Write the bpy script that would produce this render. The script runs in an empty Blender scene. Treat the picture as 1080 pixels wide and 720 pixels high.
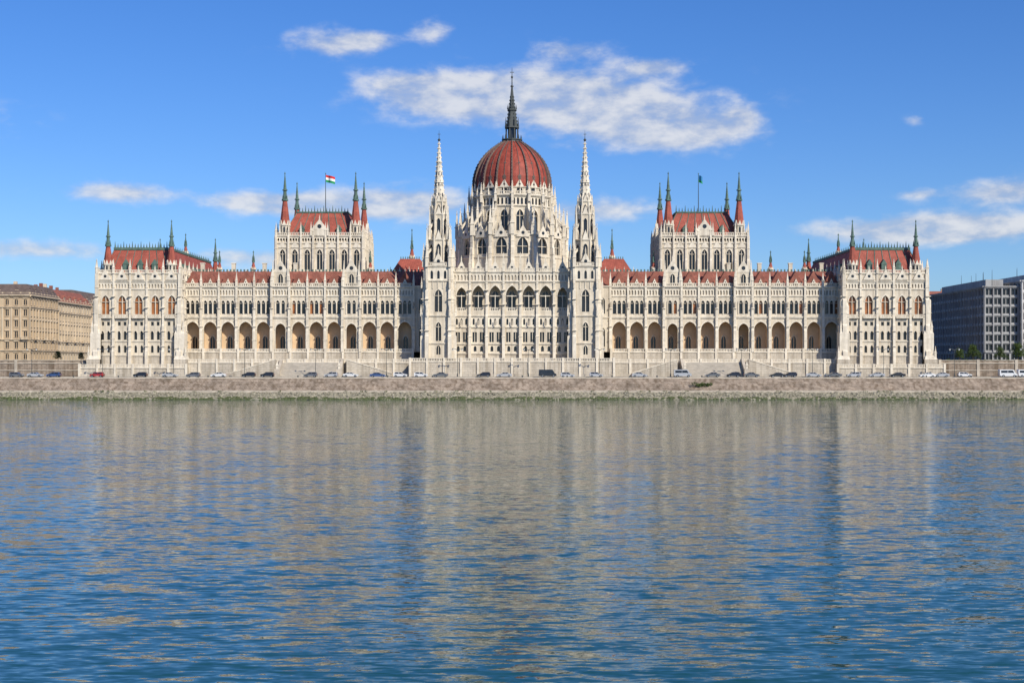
import bpy, math, random
from mathutils import Vector
random.seed(7)
R=random.random
C=bpy.context.scene.collection

# ------------------------------------------------------------------ materials
def mat(name,col,rough=0.8,spec=0.3,var=0.25,vscale=0.3,col2=None,bump=0.0,bscale=3.0,metal=0.0,streak=0.0,course=None):
    m=bpy.data.materials.new(name); m.use_nodes=True
    nt=m.node_tree; N=nt.nodes; Lk=nt.links
    b=N['Principled BSDF']; b.inputs['Roughness'].default_value=rough
    b.inputs['Specular IOR Level'].default_value=spec; b.inputs['Metallic'].default_value=metal
    geo=N.new('ShaderNodeNewGeometry')
    n1=N.new('ShaderNodeTexNoise'); n1.inputs['Scale'].default_value=vscale; n1.inputs['Detail'].default_value=4
    n1.inputs['Roughness'].default_value=0.65
    Lk.new(geo.outputs['Position'],n1.inputs['Vector'])
    cr=N.new('ShaderNodeValToRGB')
    c2=col2 if col2 else tuple(c*(1-var) for c in col)
    cr.color_ramp.elements[0].position=0.32; cr.color_ramp.elements[0].color=(*c2,1)
    cr.color_ramp.elements[1].position=0.66; cr.color_ramp.elements[1].color=(*col,1)
    Lk.new(n1.outputs['Fac'],cr.inputs['Fac'])
    out=cr.outputs['Color']
    if streak>0:
        mp=N.new('ShaderNodeMapping'); mp.inputs['Scale'].default_value=(1.1,1.1,0.09)
        Lk.new(geo.outputs['Position'],mp.inputs['Vector'])
        n2=N.new('ShaderNodeTexNoise'); n2.inputs['Scale'].default_value=1.0; n2.inputs['Detail'].default_value=3
        Lk.new(mp.outputs['Vector'],n2.inputs['Vector'])
        r2=N.new('ShaderNodeMapRange'); r2.inputs['From Min'].default_value=0.42; r2.inputs['From Max'].default_value=0.7
        r2.inputs['To Min'].default_value=0.0; r2.inputs['To Max'].default_value=streak
        Lk.new(n2.outputs['Fac'],r2.inputs['Value'])
        mx=N.new('ShaderNodeMix'); mx.data_type='RGBA'; mx.blend_type='MULTIPLY'
        Lk.new(r2.outputs['Result'],mx.inputs['Factor']); Lk.new(out,mx.inputs['A'])
        mx.inputs['B'].default_value=(0.42,0.37,0.31,1)
        out=mx.outputs['Result']
    if course:
        sx=N.new('ShaderNodeSeparateXYZ'); Lk.new(geo.outputs['Position'],sx.inputs[0])
        ad=N.new('ShaderNodeMath'); ad.operation='ADD'; Lk.new(sx.outputs['X'],ad.inputs[0]); Lk.new(sx.outputs['Y'],ad.inputs[1])
        cb=N.new('ShaderNodeCombineXYZ'); Lk.new(ad.outputs[0],cb.inputs['X']); Lk.new(sx.outputs['Z'],cb.inputs['Y'])
        bt=N.new('ShaderNodeTexBrick'); bt.inputs['Scale'].default_value=1.0
        bt.inputs['Brick Width'].default_value=course[0]; bt.inputs['Row Height'].default_value=course[1]
        bt.inputs['Mortar Size'].default_value=course[2]; bt.inputs['Color1'].default_value=(1,1,1,1)
        bt.inputs['Color2'].default_value=(course[3],)*3+(1,); bt.inputs['Mortar'].default_value=(course[4],)*3+(1,)
        Lk.new(cb.outputs[0],bt.inputs['Vector'])
        mx=N.new('ShaderNodeMix'); mx.data_type='RGBA'; mx.blend_type='MULTIPLY'; mx.inputs['Factor'].default_value=1
        Lk.new(out,mx.inputs['A']); Lk.new(bt.outputs['Color'],mx.inputs['B']); out=mx.outputs['Result']
    Lk.new(out,b.inputs['Base Color'])
    if bump>0:
        n3=N.new('ShaderNodeTexNoise'); n3.inputs['Scale'].default_value=bscale; n3.inputs['Detail'].default_value=3
        Lk.new(geo.outputs['Position'],n3.inputs['Vector'])
        bp=N.new('ShaderNodeBump'); bp.inputs['Distance'].default_value=bump; Lk.new(n3.outputs['Fac'],bp.inputs['Height'])
        Lk.new(bp.outputs['Normal'],b.inputs['Normal'])
    return m
STONE=mat('white_limestone',(0.74,0.655,0.515),0.88,0.15,0.18,0.25,streak=0.45,course=(1.6,0.6,0.03,0.93,0.75))
TRIM=mat('carved_limestone',(0.80,0.72,0.58),0.88,0.15,0.22,0.8,streak=0.40)
BASE=mat('weathered_limestone',(0.64,0.565,0.45),0.88,0.15,0.25,0.2,streak=0.5,bump=0.06,bscale=3,course=(1.8,0.7,0.05,0.88,0.65))
WARM=mat('arcade_plaster',(0.70,0.52,0.33),0.9,0.1,0.2,0.4)
ROOF=mat('red_roof_tiles',(0.47,0.12,0.08),0.7,0.3,0.35,0.5,course=(0.7,0.35,0.05,0.8,0.6))
ROOFB=mat('brown_red_roof',(0.40,0.145,0.10),0.75,0.3,0.4,0.7,course=(0.7,0.35,0.05,0.8,0.6))
DOME=mat('dome_red_slate',(0.43,0.085,0.055),0.6,0.3,0.35,0.6,streak=0.4,course=(0.8,0.45,0.05,0.85,0.65))
COPPER=mat('green_copper',(0.13,0.21,0.17),0.7,0.3,0.45,0.9,streak=0.4)
LEAD=mat('dark_lead',(0.075,0.085,0.08),0.6,0.4,0.4,0.9)
RIB=mat('dome_rib',(0.17,0.12,0.10),0.7,0.3,0.4,0.9)
GLASS=mat('dark_glass',(0.03,0.033,0.037),0.15,0.5,0.5,0.35)
AMBER=mat('amber_glass',(0.42,0.16,0.05),0.35,0.5,0.6,0.5)
TAN=mat('tan_render',(0.60,0.46,0.30),0.9,0.15,0.2,0.2,streak=0.4)
TAN2=mat('ochre_render',(0.70,0.57,0.40),0.9,0.15,0.2,0.2,streak=0.4)
MANS=mat('mansard_slate',(0.20,0.15,0.13),0.8,0.2,0.4,0.5,course=(0.6,0.3,0.04,0.8,0.6))
CONC=mat('grey_concrete',(0.40,0.40,0.39),0.85,0.2,0.2,0.2,streak=0.4)
CONCL=mat('light_concrete',(0.60,0.59,0.56),0.85,0.2,0.2,0.2,streak=0.4)
QUAY=mat('quay_stone',(0.45,0.36,0.275),0.9,0.15,0.4,0.25,streak=0.8,bump=0.08,bscale=2,course=(1.5,0.55,0.05,0.72,0.5))
COPE=mat('coping_stone',(0.56,0.49,0.39),0.88,0.15,0.35,0.5,bump=0.04)
RUBBLE=mat('rubble_stone',(0.42,0.38,0.28),0.95,0.15,0.0,1.1,col2=(0.15,0.14,0.10),bump=0.1,bscale=6)
ALGAE=mat('wet_rubble',(0.10,0.12,0.04),0.6,0.4,0.4,1.1,bump=0.1,bscale=6)
ASPH=mat('asphalt',(0.06,0.06,0.06),0.9,0.2,0.2,1.0)
PAVE=mat('pavement_stone',(0.40,0.37,0.32),0.9,0.2,0.2,1.0)
PAINT=mat('white_road_paint',(0.7,0.7,0.68),0.7,0.2,0.15,2)
EARTH=mat('city_ground',(0.17,0.16,0.13),0.95,0.1,0.3,0.05)
LEAF=mat('leaves',(0.09,0.13,0.03),0.8,0.2,0.0,0.9,col2=(0.035,0.06,0.015))
BARK=mat('bark',(0.10,0.075,0.05),0.95,0.1,0.3,3)
IRON=mat('painted_iron',(0.05,0.06,0.06),0.5,0.4,0.2,3)
LAMPG=mat('lamp_glass',(0.7,0.7,0.66),0.3,0.5,0.1,3)
TYRE=mat('tyre_rubber',(0.02,0.02,0.02),0.9,0.2,0.2,3)
CHROME=mat('hub_metal',(0.5,0.5,0.5),0.3,0.5,0.1,3,metal=0.8)
HEADL=mat('headlight',(0.75,0.75,0.72),0.15,0.6,0.05,3)
TAILL=mat('tail_light',(0.35,0.02,0.02),0.2,0.6,0.05,3)
FR=mat('flag_red',(0.6,0.04,0.04),0.8,0.1,0.1,3); FW=mat('flag_white',(0.8,0.8,0.78),0.8,0.1,0.05,3); FG=mat('flag_green',(0.03,0.28,0.10),0.8,0.1,0.1,3)
FB=mat('flag_blue',(0.05,0.22,0.42),0.8,0.1,0.1,3)

# ------------------------------------------------------------------ mesh builder
class MB:
    def __init__(s): s.v=[]; s.f=[]; s.m=[]; s.ml=[]; s.smooth=False
    def face(s,pts,m):
        i=len(s.v); s.v.extend(pts); s.f.append(tuple(range(i,i+len(pts))))
        if m not in s.ml: s.ml.append(m)
        s.m.append(s.ml.index(m))
    def obj(s,name,parent=None,smooth=False):
        me=bpy.data.meshes.new(name); me.from_pydata([tuple(p) for p in s.v],[],s.f)
        for m in s.ml: me.materials.append(m)
        me.polygons.foreach_set('material_index',s.m)
        if smooth: me.polygons.foreach_set('use_smooth',[True]*len(s.f))
        me.update()
        o=bpy.data.objects.new(name,me); C.objects.link(o)
        if parent: o.parent=parent
        return o
def empty(name,loc=(0,0,0)):
    o=bpy.data.objects.new(name,None); C.objects.link(o); o.location=loc; return o
class Fr:
    def __init__(s,ox,oy,ux=1,uy=0,oz=0): s.o=(ox,oy,oz); s.u=(ux,uy); s.n=(uy,-ux)
    def p(s,u,v,w): return (s.o[0]+s.u[0]*u+s.n[0]*w, s.o[1]+s.u[1]*u+s.n[1]*w, s.o[2]+v)
def fbox(b,F,u0,u1,v0,v1,w0,w1,m,bottom=True):
    P=[F.p(u,v,w) for w in (w0,w1) for v in (v0,v1) for u in (u0,u1)]
    for q in ((0,1,3,2),(4,6,7,5),(0,4,5,1),(2,3,7,6),(0,2,6,4),(1,5,7,3)): b.face([P[k] for k in q],m)
W0=Fr(0,0)
def box(b,x0,x1,y0,y1,z0,z1,m): fbox(b,W0,x0,x1,z0,z1,-y1,-y0,m)
def cone(b,cx,cy,z0,z1,r0,r1,n,m,rot=0.0,cap=True):
    A=[(math.cos(rot+2*math.pi*i/n),math.sin(rot+2*math.pi*i/n)) for i in range(n)]
    lo=[(cx+a*r0,cy+c*r0,z0) for a,c in A]; hi=[(cx+a*r1,cy+c*r1,z1) for a,c in A]
    for i in range(n):
        j=(i+1)%n
        if r1<1e-4: b.face([lo[i],lo[j],(cx,cy,z1)],m)
        else: b.face([lo[i],lo[j],hi[j],hi[i]],m)
    if cap and r1>1e-4: b.face(hi,m)
def arch_pts(cx,w,spring,kind,n):
    pts=[]
    h=w/2
    if kind=='flat': return [(cx-h,spring),(cx+h,spring)]
    if kind=='round':
        for i in range(n+1):
            a=math.pi*(1-i/n); pts.append((cx+h*math.cos(a),spring+h*math.sin(a)))
        return pts
    Rr=w*0.95; k=Rr-h
    if kind=='soft': Rr=w*0.62; k=Rr-h
    apex=math.sqrt(Rr*Rr-k*k); m=n//2
    amax=math.atan2(apex,k)
    for i in range(m+1):
        a=amax*i/m; pts.append((cx+k-Rr*math.cos(a),spring+Rr*math.sin(a)))
    for i in range(m-1,-1,-1):
        a=amax*i/m; pts.append((cx-k+Rr*math.cos(a),spring+Rr*math.sin(a)))
    return pts
def arch_bay(b,F,u0,u1,v0,v1,w,sill,spring,kind='pt',depth=0.5,m=None,g=None,wp=0.0,n=6,mull=False,mould=0.0,transom=False):
    m=m or STONE
    if w<=0: b.face([F.p(u0,v0,wp),F.p(u1,v0,wp),F.p(u1,v1,wp),F.p(u0,v1,wp)],m); return
    cx=(u0+u1)/2; l=cx-w/2; r=cx+w/2
    A=arch_pts(cx,w,spring,kind,n)
    P=lambda u,v,d=0: F.p(u,v,wp-d)
    b.face([P(u0,v0),P(l,v0),P(l,v1),P(u0,v1)],m)
    b.face([P(r,v0),P(u1,v0),P(u1,v1),P(r,v1)],m)
    if sill>v0: b.face([P(l,v0),P(r,v0),P(r,sill),P(l,sill)],m)
    for i in range(len(A)-1):
        a,c=A[i],A[i+1]
        b.face([P(*a),P(*c),P(c[0],v1),P(a[0],v1)],m)
    if spring<=sill: spring=sill
    loop=[(l,sill)]+A+[(r,sill)]
    for i in range(len(loop)):
        a=loop[i]; c=loop[(i+1)%len(loop)]
        if abs(a[0]-c[0])+abs(a[1]-c[1])<1e-6: continue
        b.face([P(*a),P(*c),P(c[0],c[1],depth),P(a[0],a[1],depth)],m)
    if g: b.face([P(x,z,depth) for x,z in loop],g)
    top=max(z for _,z in A)
    if mull:
        t=0.09 if w<2 else 0.12
        fbox(b,F,cx-t,cx+t,sill+0.01,top-0.06,wp-depth+0.01,wp-depth*0.35,m)
    if transom: fbox(b,F,l+0.01,r-0.01,spring-0.1,spring+0.08,wp-depth+0.013,wp-depth*0.38,m)
    if mould>0:
        q=mould; s=(w/2+q)/(w/2)
        O=[(cx+(x-cx)*s, spring+(z-spring)*s) for x,z in A]
        pr=0.14
        for i in range(len(A)-1):
            b.face([P(*A[i],-pr),P(*A[i+1],-pr),P(*O[i+1],-pr),P(*O[i],-pr)],TRIM)
            b.face([P(*O[i],-pr),P(*O[i+1],-pr),P(*O[i+1]),P(*O[i])],TRIM)
            b.face([P(*A[i],-pr),P(*A[i+1],-pr),P(*A[i+1]),P(*A[i])],TRIM)
def row(v0,v1,k=1,w=1,sill=0,spring=0,kind='pt',depth=0.5,g=None,mull=False,mould=0.0,mar=0.5,n=6,m=None,transom=False):
    return dict(v0=v0,v1=v1,k=k,w=w,sill=sill,spring=spring,kind=kind,depth=depth,g=g,mull=mull,mould=mould,mar=mar,n=n,m=m,transom=transom)
def wall(b,F,width,nb,rows,ustart=0.0,m=None):
    p=width/nb; m=m or STONE
    for i in range(nb):
        a=ustart+i*p
        for r in rows:
            mm=r['m'] or m
            if r['w']<=0 or r['k']==0:
                arch_bay(b,F,a,a+p,r['v0'],r['v1'],0,0,0,m=mm); continue
            mar=r['mar']; 
            arch_bay(b,F,a,a+mar,r['v0'],r['v1'],0,0,0,m=mm); arch_bay(b,F,a+p-mar,a+p,r['v0'],r['v1'],0,0,0,m=mm)
            sp=(p-2*mar)/r['k']
            for j in range(r['k']):
                arch_bay(b,F,a+mar+j*sp,a+mar+(j+1)*sp,r['v0'],r['v1'],r['w'],r['sill'],r['spring'],r['kind'],r['depth'],mm,r['g'],0,r['n'],r['mull'],r['mould'],r['transom'])
def pinn(b,x,y,z,w,h,m=None,n=4):
    m=m or TRIM; hb=h*0.38
    rt=math.pi/4
    cone(b,x,y,z,z+hb,w*0.7,w*0.66,4,m,rt)
    cone(b,x,y,z+hb,z+hb+w*0.22,w*0.92,w*0.85,4,m,rt)
    cone(b,x,y,z+hb+w*0.22,z+h*0.95,w*0.62,w*0.07,4,m,rt)
    zz=z+h*0.86
    cone(b,x,y,zz,zz+w*0.25,w*0.3,w*0.1,4,m,0)
    cone(b,x,y,z+h*0.95,z+h,w*0.16,0.0,4,m,0)
def fpinn(b,F,u,v,w,wd,h,m=None):
    p=F.p(u,v,w); pinn(b,p[0],p[1],p[2],wd,h,m)
def gable(b,F,u0,u1,v,h,w0,w1,m=None,hole=True):
    m=m or TRIM; c=(u0+u1)/2
    a=[F.p(u0,v,w1),F.p(u1,v,w1),F.p(c,v+h,w1)]; q=[F.p(u0,v,w0),F.p(u1,v,w0),F.p(c,v+h,w0)]
    b.face(a,m); b.face(q,m)
    for i in range(3):
        j=(i+1)%3; b.face([a[i],a[j],q[j],q[i]],m)
    if hole:
        r=(u1-u0)*0.13
        pts=[F.p(c+r*math.cos(k*math.pi/4),v+h*0.34+r*math.sin(k*math.pi/4),w1+0.012) for k in range(8)]
        b.face(pts,GLASS)
def balus(b,F,u0,u1,v,w,h=1.0,step=0.7,m=None,t=0.22):
    m=m or TRIM
    fbox(b,F,u0,u1,v+h-0.18,v+h,w-t,w,m); fbox(b,F,u0,u1,v+0.003,v+0.15,w-t,w,m)
    n=max(1,int((u1-u0)/step)); s=(u1-u0)/n
    for i in range(n+1):
        x=u0+i*s
        fbox(b,F,x-0.13 if i else x,x+0.13 if i<n else x,v+0.15,v+h-0.18,w-t+0.03,w-0.03,m)
def crest(b,F,u0,u1,n,v,h,w,t=0.35,ph=2.0,pw=0.4,m=None,gfrac=0.8):
    s=(u1-u0)/n
    for i in range(n):
        a=u0+i*s; g=s*(1-gfrac)/2
        gable(b,F,a+g,a+s-g,v,h,w-t,w,m)
    for i in range(n+1): fpinn(b,F,u0+i*s,v,w-t/2,pw,ph,m)
def buttress(b,F,u,v0,v1,wd,pr,steps=3,ph=3.0,m=None):
    m=m or TRIM; H=v1-v0
    for i in range(steps):
        a=v0+H*i/steps; c=v0+H*(i+1)/steps; q=pr*(1-0.24*i); ww=wd*(1-0.1*i)
        fbox(b,F,u-ww/2,u+ww/2,a,c-0.25,-0.1,q,m)
        q2=pr*(1-0.24*(i+1))
        P=[F.p(u-ww/2,c-0.25,q),F.p(u+ww/2,c-0.25,q),F.p(u+ww/2,c+0.25,q2),F.p(u-ww/2,c+0.25,q2)]
        b.face(P,m); b.face([P[0],P[3],F.p(u-ww/2,c-0.25,0)],m); b.face([P[1],P[2],F.p(u+ww/2,c-0.25,0)],m)
        if i: fbox(b,F,u-ww/2-0.1,u+ww/2+0.1,a+H/steps*0.45,a+H/steps*0.45+0.2,-0.05,q+0.1,m)
    if ph>0: fpinn(b,F,u,v1,pr*0.3,wd*0.75,ph,m)
def course_(b,F,u0,u1,v,h=0.35,pr=0.3,m=None):
    fbox(b,F,u0,u1,v,v+h*0.5,-0.05,pr*0.6,m or TRIM); fbox(b,F,u0-0.02,u1+0.02,v+h*0.5,v+h,-0.05,pr,m or TRIM)
def hip(b,x0,x1,y0,y1,z0,z1,ix,iy,m,mt=None):
    lo=[(x0,y0,z0),(x1,y0,z0),(x1,y1,z0),(x0,y1,z0)]; hi=[(x0+ix,y0+iy,z1),(x1-ix,y0+iy,z1),(x1-ix,y1-iy,z1),(x0+ix,y1-iy,z1)]
    for i in range(4):
        j=(i+1)%4; b.face([lo[i],lo[j],hi[j],hi[i]],m)
    b.face(hi,mt or m)
def oct_turret(b,x,y,z0,zs,zc,zt,r):
    cone(b,x,y,z0,zs,r,r,8,STONE,math.pi/8)
    cone(b,x,y,z0+0.1,z0+0.5,r+0.2,r+0.2,8,TRIM,math.pi/8)
    for k in range(8):
        a=k*math.pi/4; n=(math.cos(a),math.sin(a)); ap=r*math.cos(math.pi/8); F=Fr(x+n[0]*ap,y+n[1]*ap,-n[1],n[0])
        ww=r*0.28
        A=arch_pts(0,ww*1.3,z0+(zs-z0)*0.7,'pt',4)
        b.face([F.p(u,v,0.015) for u,v in [(-ww*.65,z0+(zs-z0)*0.25)]+A+[(ww*.65,z0+(zs-z0)*0.25)]],GLASS)
        gable(b,F,-r*0.36,r*0.36,zs-0.1,r*0.9,-0.15,0.12,TRIM,False)
    cone(b,x,y,zs-0.35,zs+0.0,r+0.25,r+0.3,8,TRIM,math.pi/8)
    cone(b,x,y,zs,zc,r*0.98,r*0.42,8,ROOF,math.pi/8)
    cone(b,x,y,zc,zc+0.5,r*0.62,r*0.62,8,COPPER,math.pi/8)
    for k in range(4):
        a=k*math.pi/2+math.pi/4
        cone(b,x+r*0.5*math.cos(a),y+r*0.5*math.sin(a),zc+0.5,zc+2.2,0.2,0,4,COPPER)
    cone(b,x,y,zc+0.5,zc+(zt-zc)*0.35,r*0.36,r*0.30,8,COPPER,math.pi/8)
    z2=zc+(zt-zc)*0.35
    cone(b,x,y,z2,z2+0.35,r*0.5,r*0.45,8,COPPER)
    cone(b,x,y,z2+0.35,zt,r*0.3,0.04,8,COPPER)
    for k in range(3):
        zz=z2+(zt-z2)*(0.25+0.2*k); cone(b,x,y,zz,zz+0.3,r*0.3*(1-.22*k),0.08,4,COPPER)
    cone(b,x,y,zt-0.8,zt-0.4,0.22,0.22,6,COPPER)

par=empty('parliament_building')

# ================================================================== WINGS
Z0=6.2
P=5.6
AD=3.7
for s in (-1,1):
    b=MB()
    x_out=s*103.9; x_in=s*31.1
    xl=min(x_out,x_in)
    F=Fr(xl,0)
    for i in range(13):
        idx=i if s<0 else 12-i        # 0 = outermost
        u0=i*P; u1=u0+P; tur=idx in (5,9)
        pj=1.1 if tur else 0.0
        G=Fr(xl,-pj)
        arch_bay(b,G,u0,u1,13.9,24.4,4.2 if not tur else 3.2,14.3,20.9,'soft',0.8,STONE,None,n=10,mould=0.35)
        k=3 if not tur else 2
        mar=0.55 if not tur else 1.1
        arch_bay(b,G,u0,u0+mar,24.4,31.4,0,0,0,m=STONE); arch_bay(b,G,u1-mar,u1,24.4,31.4,0,0,0,m=STONE)
        sp=(P-2*mar)/k
        for j in range(k):
            a=u0+mar+j*sp
            arch_bay(b,G,a,a+sp,24.4,31.4,1.05,25.9,29.3,'pt',0.6,STONE,GLASS if R()<.85 else AMBER,mould=0.16,transom=True)
            fbox(b,G,a-0.09,a+0.09,25.9,29.8,0.0,0.22,TRIM)
        for j in range(6):
            a=u0+j*P/6; arch_bay(b,G,a,a+P/6,31.4,34.2,0.52,31.9,33.0,'pt',0.35,TRIM,BASE,n=4)
        course_(b,G,u0,u1,24.5,0.6,0.45); course_(b,G,u0,u1,31.3,0.35,0.3); course_(b,G,u0,u1,34.1,0.5,0.6)
        balus(b,G,u0+0.45,u1-0.45,34.6,0.25,1.0,0.55)
        if tur:
            for q in (0,1):
                ux=u0 if q==0 else u1
                b.face([G.p(ux,13.9,0),G.p(ux,13.9,-pj),G.p(ux,34.6,-pj),G.p(ux,34.6,0)],STONE)
            arch_bay(b,G,u0+0.5,u1-0.5,34.6,39.0,1.5,35.4,37.3,'pt',0.5,STONE,GLASS,mull=True,mould=0.2,wp=-0.3)
            fbox(b,G,u0+0.5,u1-0.5,34.6,39.0,-2.6,-0.85,STONE)
            for q in (u0+0.5,u1-0.5): b.face([G.p(q,34.6,-0.3),G.p(q,34.6,-.9),G.p(q,39,-.9),G.p(q,39,-.3)],STONE)
            gable(b,G,u0+0.3,u1-0.3,39.0,3.9,-0.6,-0.2,TRIM)
            gable(b,G,u0+0.6,u1-0.6,39.0,3.5,-2.6,-0.62,ROOFB,False)
            fpinn(b,G,u0+0.4,34.6,0,0.75,8.2); fpinn(b,G,u1-0.4,34.6,0,0.75,8.2); fpinn(b,G,(u0+u1)/2,42.6,-0.4,0.35,1.9)
        else:
            c=(u0+u1)/2
            fbox(b,G,c-1.9,c+1.9,34.6,35.7,-2.6,-0.5,TRIM)
            gable(b,G,c-2.15,c+2.15,35.7,3.9,-4.2,-0.55,ROOFB,False)
            gable(b,G,c-0.75,c+0.75,35.4,1.7,-0.6,-0.1,TRIM)
            fpinn(b,G,c,38.9,-0.9,0.28,1.5)
    for i in range(14):
        idx=i if s<0 else 13-i
        pj=0.9 if idx in (5,6,9,10) else 0
        G=Fr(xl,-pj)
        buttress(b,G,i*P,13.9,34.6,0.85,1.0,3,0)
        fpinn(b,G,i*P,34.6,0.35,0.7,4.6)
        for zz in (17.5,21.8,27.5): fbox(b,G,i*P-0.55,i*P+0.55,zz,zz+0.25,-0.05,1.12,TRIM)
        cone(b,xl+i*P,-pj-1.0,27.9,29.6,0.22,0.16,6,BASE)   # statue
    fbox(b,F,0.02,13*P-0.02,13.95,14.25,-AD-.6,-0.8,PAVE)
    fbox(b,F,0.02,13*P-0.02,24.0,24.35,-AD-.6,-0.85,WARM)
    wall(b,Fr(xl,AD),13*P,13,[row(14.25,24.0,1,1.5,14.3,17.8,'pt',0.35,GLASS,True,0.2,m=WARM)])
    for i in range(14): fbox(b,F,i*P-0.3,i*P+0.3,14.25,24.0,-AD,-0.82,WARM)
    T=Fr(min(s*31.1,s*26.5),-0.3)
    wall(b,T,4.6,1,[row(13.9,24.5,1,1.2,15.5,20.5,'pt',0.5,GLASS,True),row(24.5,34.6,1,1.2,26,30,'pt',0.5,GLASS,True)])
    course_(b,T,0,4.6,24.5,0.5,0.35); course_(b,T,0,4.6,34.3,0.5,0.4)
    b.obj('wing_facade',par)
    # roofs
    b=MB()
    x0,x1=min(s*104,s*27),max(s*104,s*27)
    hip(b,x0,x1,1.2,22,34.9,39.8,0.01,6.5,ROOFB,LEAD)
    box(b,x0,x1,1.2,4.5,30,34.9,STONE); box(b,x0,x1,5.6,22,30,34.9,STONE)
    for i in range(int((x1-x0)/1.1)): box(b,x0+i*1.1,x0+i*1.1+0.5,7.6,7.8,39.78,40.5,COPPER)
    box(b,x0,x1,22.2,58,Z0+4,34,STONE)
    hip(b,x0,x1,22.2,58,34,41,0.02,9,ROOFB,LEAD)
    xa,xb=(-40,-27) if s<0 else (27,40)
    box(b,xa,xb,13,40,33,39.2,STONE)
    Fh=Fr(xa,12.98); crest(b,Fh,0.4,12.6,4,39.2,1.3,0.1,0.3,2.6,0.45)
    hip(b,xa+0.3,xb-0.3,13.6,39.5,39.3,44.6,3,4,ROOF,COPPER)
    for i in range(9): box(b,xa+3.3+i*0.75,xa+3.6+i*0.75,17.7,17.9,44.5,45.3,COPPER)
    oct_turret(b,s*33.2,22,43,45.5,48.2,55,0.9)
    for xx in (46,84,95):
        oct_turret(b,s*xx,12,39.5,41,43,47,0.75)
    for xx in (70,52,90,80,100): 
        box(b,s*xx-0.6,s*xx+0.6,9.3,10.6,38.5,42.4,STONE); box(b,s*xx-0.75,s*xx+0.75,9.2,10.7,42.4,42.7,TRIM)
    b.obj('wing_roof',par)
    # ============================================================ chamber tower block
    b=MB()
    cx=s*62.25; hw=14.0; yf=10.0; yb=40.0
    rows=[row(38,39.6,0,0),row(39.6,49.0,1,1.8,40.6,45.6,'pt',0.7,GLASS,True,0.25,mar=0.4,transom=True),row(49.0,51.3,4,0.6,49.5,50.3,'pt',0.3,BASE,mar=0.2,n=4,m=TRIM)]
    for (F,wd,nb) in ((Fr(cx-hw,yf),2*hw,7),(Fr(cx+hw,yb,-1,0),2*hw,7),(Fr(cx+hw,yf,0,1),yb-yf,7),(Fr(cx-hw,yb,0,-1),yb-yf,7)):
        wall(b,F,wd,nb,rows)
        b.face([F.p(0,30,0),F.p(wd,30,0),F.p(wd,38,0),F.p(0,38,0)],STONE)
        for v in (39.5,48.9,51.2): course_(b,F,0,wd,v,0.4,0.35)
        p=wd/nb
        for i in range(nb+1): 
            buttress(b,F,i*p,36,51.5,0.65,0.8,2,0); fpinn(b,F,i*p,51.5,0.2,0.55,3.6 if i%2 else 4.6)
        balus(b,F,0.3,wd-0.3,51.6,0.2,1.0,0.6)
        for i in range(nb): 
            gable(b,F,i*p+0.6,(i+1)*p-0.6,47.6,2.2,0.02,0.3,TRIM,False)
        c=wd/2
        fbox(b,F,c-2.6,c+2.6,51.5,53.3,-0.6,0.35,TRIM); gable(b,F,c-2.8,c+2.8,53.3,3.6,-0.5,0.4,TRIM); fpinn(b,F,c-2.7,51.5,0.3,0.6,4.5); fpinn(b,F,c+2.7,51.5,0.3,0.6,4.5); fpinn(b,F,c,56.5,0,0.35,1.8)
    box(b,cx-hw+.3,cx+hw-.3,yf+.3,yb-.3,50,51.5,LEAD)
    hip(b,cx-hw+1.6,cx+hw-1.6,yf+1.6,yb-1.6,51.45,59.6,4.2,5.0,ROOF,COPPER)
    for i in range(9):
        t=i/8; xa=cx-hw+1.6+t*(2*hw-3.2); xb=cx-hw+5.8+t*(2*hw-11.6)
        for (ya,y2) in ((yf+1.5,yf+6.5),(yb-1.5,yb-6.5)):
            d=0.12
            b.face([(xa-d,ya,51.55),(xa+d,ya,51.55),(xb+d,y2,59.75),(xb-d,y2,59.75)],COPPER)
    for (xa,xb,ya,ybb) in ((cx-hw+5.6,cx+hw-5.6,yf+6.3,yf+6.7),(cx-hw+5.6,cx+hw-5.6,yb-6.7,yb-6.3),(cx-hw+5.4,cx-hw+5.8,yf+6.3,yb-6.3),(cx+hw-5.8,cx+hw-5.4,yf+6.3,yb-6.3)):
        box(b,xa,xb,ya,ybb,59.58,60.0,COPPER)
    for i in range(18):
        xx=cx-8.4+i*16.8/17; cone(b,xx,yf+6.5,60.0,61.2 if i%3 else 62.0,0.2,0.05,4,COPPER); cone(b,xx,yb-6.5,60.0,61.2,0.2,0.05,4,COPPER)
    for dx in (-6,0,6):
        Fl=Fr(cx+dx,yf+1.6)
        fbox(b,Fl,-0.8,0.8,52.3,53.8,-2.4,-0.3,COPPER); gable(b,Fl,-1.0,1.0,53.8,1.5,-2.6,-0.2,COPPER,False)
    for sx in (-1,1):
        for yy in (yf+2.0,yb-2.0):
            oct_turret(b,cx+sx*11.5,yy,51.4,55.2,63.0,72.5,1.75)
            for k in range(4):
                a=k*math.pi/2+math.pi/4; pinn(b,cx+sx*11.5+2.0*math.cos(a),yy+2.0*math.sin(a),51.4,0.5,5.0)
    b.obj('chamber_tower',par)
    b=MB(); cone(b,cx,25,59.6,73.5,0.16,0.08,8,IRON); cone(b,cx,25,73.5,73.9,0.22,0.02,8,COPPER)
    cols=(FR,FW,FG) if s<0 else (FB,FB,FG)
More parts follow.
